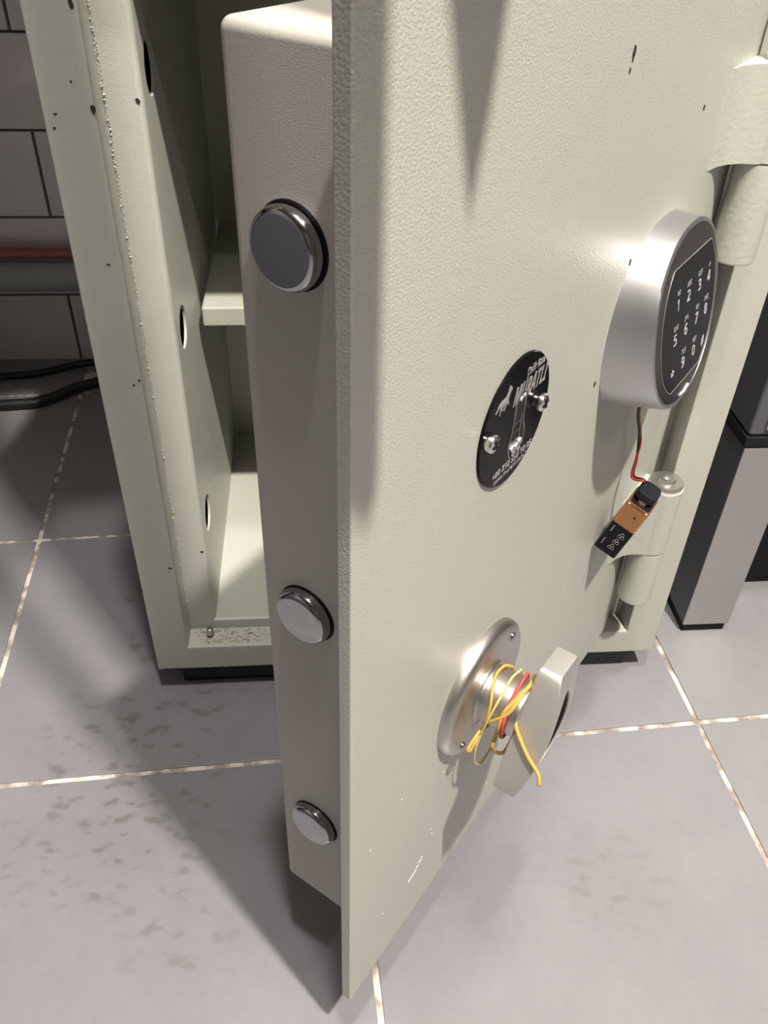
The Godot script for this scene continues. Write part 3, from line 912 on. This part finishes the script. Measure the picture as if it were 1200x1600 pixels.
# ------------------------------------------------------------------ what stands round the safe
func make_neighbours() -> void:
	# pipes along the back wall
	var s := Shell.new()
	s.tube([Vector3(-0.365, 0.1675, -0.606), Vector3(-0.2, 0.1667, -0.606), Vector3(0.2, 0.1645, -0.606), Vector3(0.47, 0.163, -0.606)], 0.0065, 14)
	tag(put("copper_pipe", s.mesh(mat(lin(0.34, 0.12, 0.09), 0.45, 0.2)), self), "thin reddish brown pipe running along the tiled wall", "pipe")
	s = Shell.new()
	s.tube([Vector3(-0.365, 0.1375, -0.6), Vector3(-0.2, 0.1367, -0.6), Vector3(0.2, 0.1345, -0.6), Vector3(0.47, 0.133, -0.6)], 0.0195, 20)
	tag(put("grey_pipe", s.mesh(mat(lin(0.33, 0.34, 0.34), 0.5)), self), "thick pale grey pipe under the reddish pipe on the wall", "pipe")
	# cables on the floor
	var rubber := mat(lin(0.010, 0.009, 0.009), 0.5)
	for c in [["black cable on the floor nearest the back wall", [Vector3(-0.9, 0.0055, -0.50), Vector3(-0.5, 0.0055, -0.55), Vector3(-0.295, 0.0055, -0.566), Vector3(-0.236, 0.0055, -0.577), Vector3(-0.17, 0.0055, -0.604), Vector3(0.0, 0.0055, -0.612), Vector3(0.5, 0.0055, -0.605)], 0.0052], ["thicker black cable lying across the dark floor behind the safe", [Vector3(-0.9, 0.0075, -0.40), Vector3(-0.6, 0.0075, -0.465), Vector3(-0.272, 0.0075, -0.487), Vector3(-0.216, 0.0075, -0.4985), Vector3(-0.157, 0.0075, -0.542), Vector3(0.0, 0.0075, -0.575), Vector3(0.5, 0.0075, -0.58)], 0.0072]]:
		s = Shell.new()
		s.tube(smooth(c[1], 8), c[2], 12)
		tag(put("floor_cable", s.mesh(rubber), self), c[0], "cable", "black cables behind the safe")
	# stainless steel counter standing right of the safe
	var unit := thing("steel_counter", "stainless steel kitchen unit on a square leg, right beside the safe", "kitchen unit", "", Vector3(0.5009, 0, -0.0483))
	var dark := mat(lin(0.10, 0.10, 0.12), 0.5, 0.2)
	s = Shell.new()
	s.box(Vector3(0.30, 0.233 + 0.30, -0.28), Vector3(0.60, 0.60, 0.56), 0.003, 2)
	put("cabinet_body", s.mesh(dark), unit)
	s = Shell.new()
	s.box(Vector3(0.302, 0.53, 0.0012), Vector3(0.58, 0.58, 0.0024), 0.001, 1)
	put("front_panel", s.mesh(steel), unit)
	s = Shell.new()
	s.box(Vector3(0.30, 0.2275, -0.28), Vector3(0.604, 0.0105, 0.564), 0.002, 1)
	put("seal_strip", s.mesh(black_matt), unit)
	for q in [[0.0, 0.0], [0.545, 0.0], [0.0, -0.45], [0.545, -0.45]]:
		s = Shell.new()
		s.box(Vector3(0.023 + q[0], 0.1165, -0.05 + q[1]), Vector3(0.046, 0.211, 0.10), 0.0015, 2)
		put("leg", s.mesh(dark), unit)
		s = Shell.new()
		s.box(Vector3(0.023 + q[0], 0.1165, 0.0006 + q[1]), Vector3(0.0462, 0.211, 0.0016), 0.0006, 1)
		put("leg_cover", s.mesh(steel), unit)
		s = Shell.new()
		s.box(Vector3(0.023 + q[0], 0.0055, -0.05 + q[1]), Vector3(0.043, 0.011, 0.098), 0.001, 1)
		put("foot", s.mesh(black_matt), unit)
	s = Shell.new()
	s.box(Vector3(0.0035, 0.1165, -0.275), Vector3(0.003, 0.21, 0.36), 0.0004, 1)
	put("side_panel", s.mesh(mat(lin(0.22, 0.22, 0.25), 0.5, 0.2)), unit)
	# two webbing straps hanging from the ceiling above the door
	var web := mat(lin(0.10, 0.09, 0.08), 0.8)
	var door_at := Transform3D(Basis(Vector3.UP, DOOR_TURN), Vector3(0.1575645, BASE, 0.2982923))
	for q in [[0.0345, 0.078, 0.683, 0.033, 0.062, "broad grey webbing strap with a pointed end hanging from the ceiling over the door"], [-0.0113, 0.078, 0.60, 0.0155, 0.012, "narrow grey webbing strap hanging from the ceiling beside the free edge of the door"]]:
		var half: float = q[3] / 2
		var high: float = 2.45 - BASE - q[2]
		var strap := PackedVector2Array([Vector2(-half, high), Vector2(-half, q[4]), Vector2(half * 0.3, 0), Vector2(half * 0.75, q[4] * 0.5), Vector2(half, q[4]), Vector2(half, high)])
		s = Shell.new()
		s.extrude(strap, -0.001, 0.001)
		var o := put("webbing_strap", s.mesh(web), self)
		o.transform = door_at * Transform3D(Basis.IDENTITY, Vector3(q[0], q[2], q[1]))
		tag(o, q[5], "strap", "webbing straps hanging from the ceiling")
	# worktop along the wall left of the safe
	var top := thing("wall_worktop", "plain white worktop fixed to the wall above the pipes, ending over the safe", "worktop", "", Vector3(-0.845, 0.84, -0.62))
	s = Shell.new()
	s.extrude(PackedVector2Array([Vector2(-0.83, 0.0), Vector2(1.06, 0.0), Vector2(1.06, -0.58), Vector2(0.815, -0.62), Vector2(0.80, -0.72), Vector2(-0.83, -0.72)]), 0.0, 0.03, Transform3D(Basis(Vector3.RIGHT, -PI / 2), Vector3.ZERO))
	put("worktop_slab", s.mesh(mat(lin(0.65, 0.63, 0.6), 0.5)), top)
	for x in [-0.7, 0.0, 0.7]:
		s = Shell.new()
		s.extrude(PackedVector2Array([Vector2(0.0, 0.0), Vector2(0.0, -0.015), Vector2(0.03, -0.015), Vector2(0.4, -0.008), Vector2(0.4, 0.0)]), -0.01, 0.01, Transform3D(Basis(Vector3.UP, -PI / 2), Vector3(x, 0, 0)))
		put("bracket", s.mesh(steel), top)
	# undercounter unit below the worktop
	var under := thing("undercounter_unit", "pale undercounter unit with steel doors under the worktop, left of the safe", "kitchen unit", "", Vector3(-0.96, 0, -0.60))
	s = Shell.new()
	s.box(Vector3(0, 0.35, 0.29), Vector3(1.18, 0.62, 0.58), 0.004, 2)
	put("unit_body", s.mesh(mat(lin(0.55, 0.54, 0.53), 0.5)), under)
	for k in 2:
		s = Shell.new()
		s.box(Vector3(-0.295 + 0.59 * k, 0.35, 0.588), Vector3(0.575, 0.60, 0.016), 0.003, 2)
		put("unit_door", s.mesh(steel), under)
	for q in [[-0.55, 0.05], [0.55, 0.05], [-0.55, 0.54], [0.55, 0.54]]:
		s = Shell.new()
		s.lathe([[0.02, 0.0], [0.02, 0.006], [0.014, 0.01], [0.014, 0.045]], 20, Transform3D(Basis.IDENTITY, Vector3(q[0], 0, q[1])))
		put("foot", s.mesh(black_matt), under)
	# dark cabinet standing at the left of the room
	var tall := thing("kitchen_cabinet", "dark cabinet with two plain doors standing at the left of the room", "cabinet", "", Vector3(-1.05, 0, 0.65))
	s = Shell.new()
	s.box(Vector3(0, 0.46, 0), Vector3(1.1, 0.82, 1.1), 0.004, 2)
	put("cabinet_body", s.mesh(dark), tall)
	for k in 2:
		s = Shell.new()
		s.box(Vector3(0.559, 0.46, -0.272 + 0.544 * k), Vector3(0.018, 0.80, 0.535), 0.003, 2)
		var leaf := put("cabinet_door", s.mesh(dark), tall)
		s = Shell.new()
		s.tube(smooth([Vector3(0.566, 0.70, -0.06 + 0.12 * k), Vector3(0.59, 0.702, -0.06 + 0.12 * k), Vector3(0.59, 0.798, -0.06 + 0.12 * k), Vector3(0.566, 0.80, -0.06 + 0.12 * k)], 5), 0.004, 8)
		put("handle", s.mesh(steel), leaf)
	s = Shell.new()
	s.box(Vector3(0, 0.025, 0), Vector3(1.02, 0.05, 1.02), 0.002, 1)
	put("toe_kick", s.mesh(black_matt), tall)
	# dark bin under the steel unit
	var bin := thing("storage_crate", "black crate on the floor under the steel kitchen unit", "crate", "", Vector3(0.80, 0, -0.255))
	s = Shell.new()
	s.box(Vector3(0, 0.004, 0), Vector3(0.42, 0.008, 0.28), 0.002, 1)
	put("crate_floor", s.mesh(black_matt), bin)
	for q in [[0.0, 0.138, 0.42, 0.006], [0.0, -0.138, 0.42, 0.006], [0.207, 0.0, 0.006, 0.27], [-0.207, 0.0, 0.006, 0.27]]:
		s = Shell.new()
		s.box(Vector3(q[0], 0.092, q[1]), Vector3(q[2], 0.17, q[3]), 0.002, 1)
		put("crate_side", s.mesh(black_matt), bin)
	for q in [[0.0, 0.143, 0.44, 0.014], [0.0, -0.143, 0.44, 0.014], [0.213, 0.0, 0.014, 0.272], [-0.213, 0.0, 0.014, 0.272]]:
		s = Shell.new()
		s.box(Vector3(q[0], 0.183, q[1]), Vector3(q[2], 0.014, q[3]), 0.003, 1)
		put("crate_rim", s.mesh(black_matt), bin)
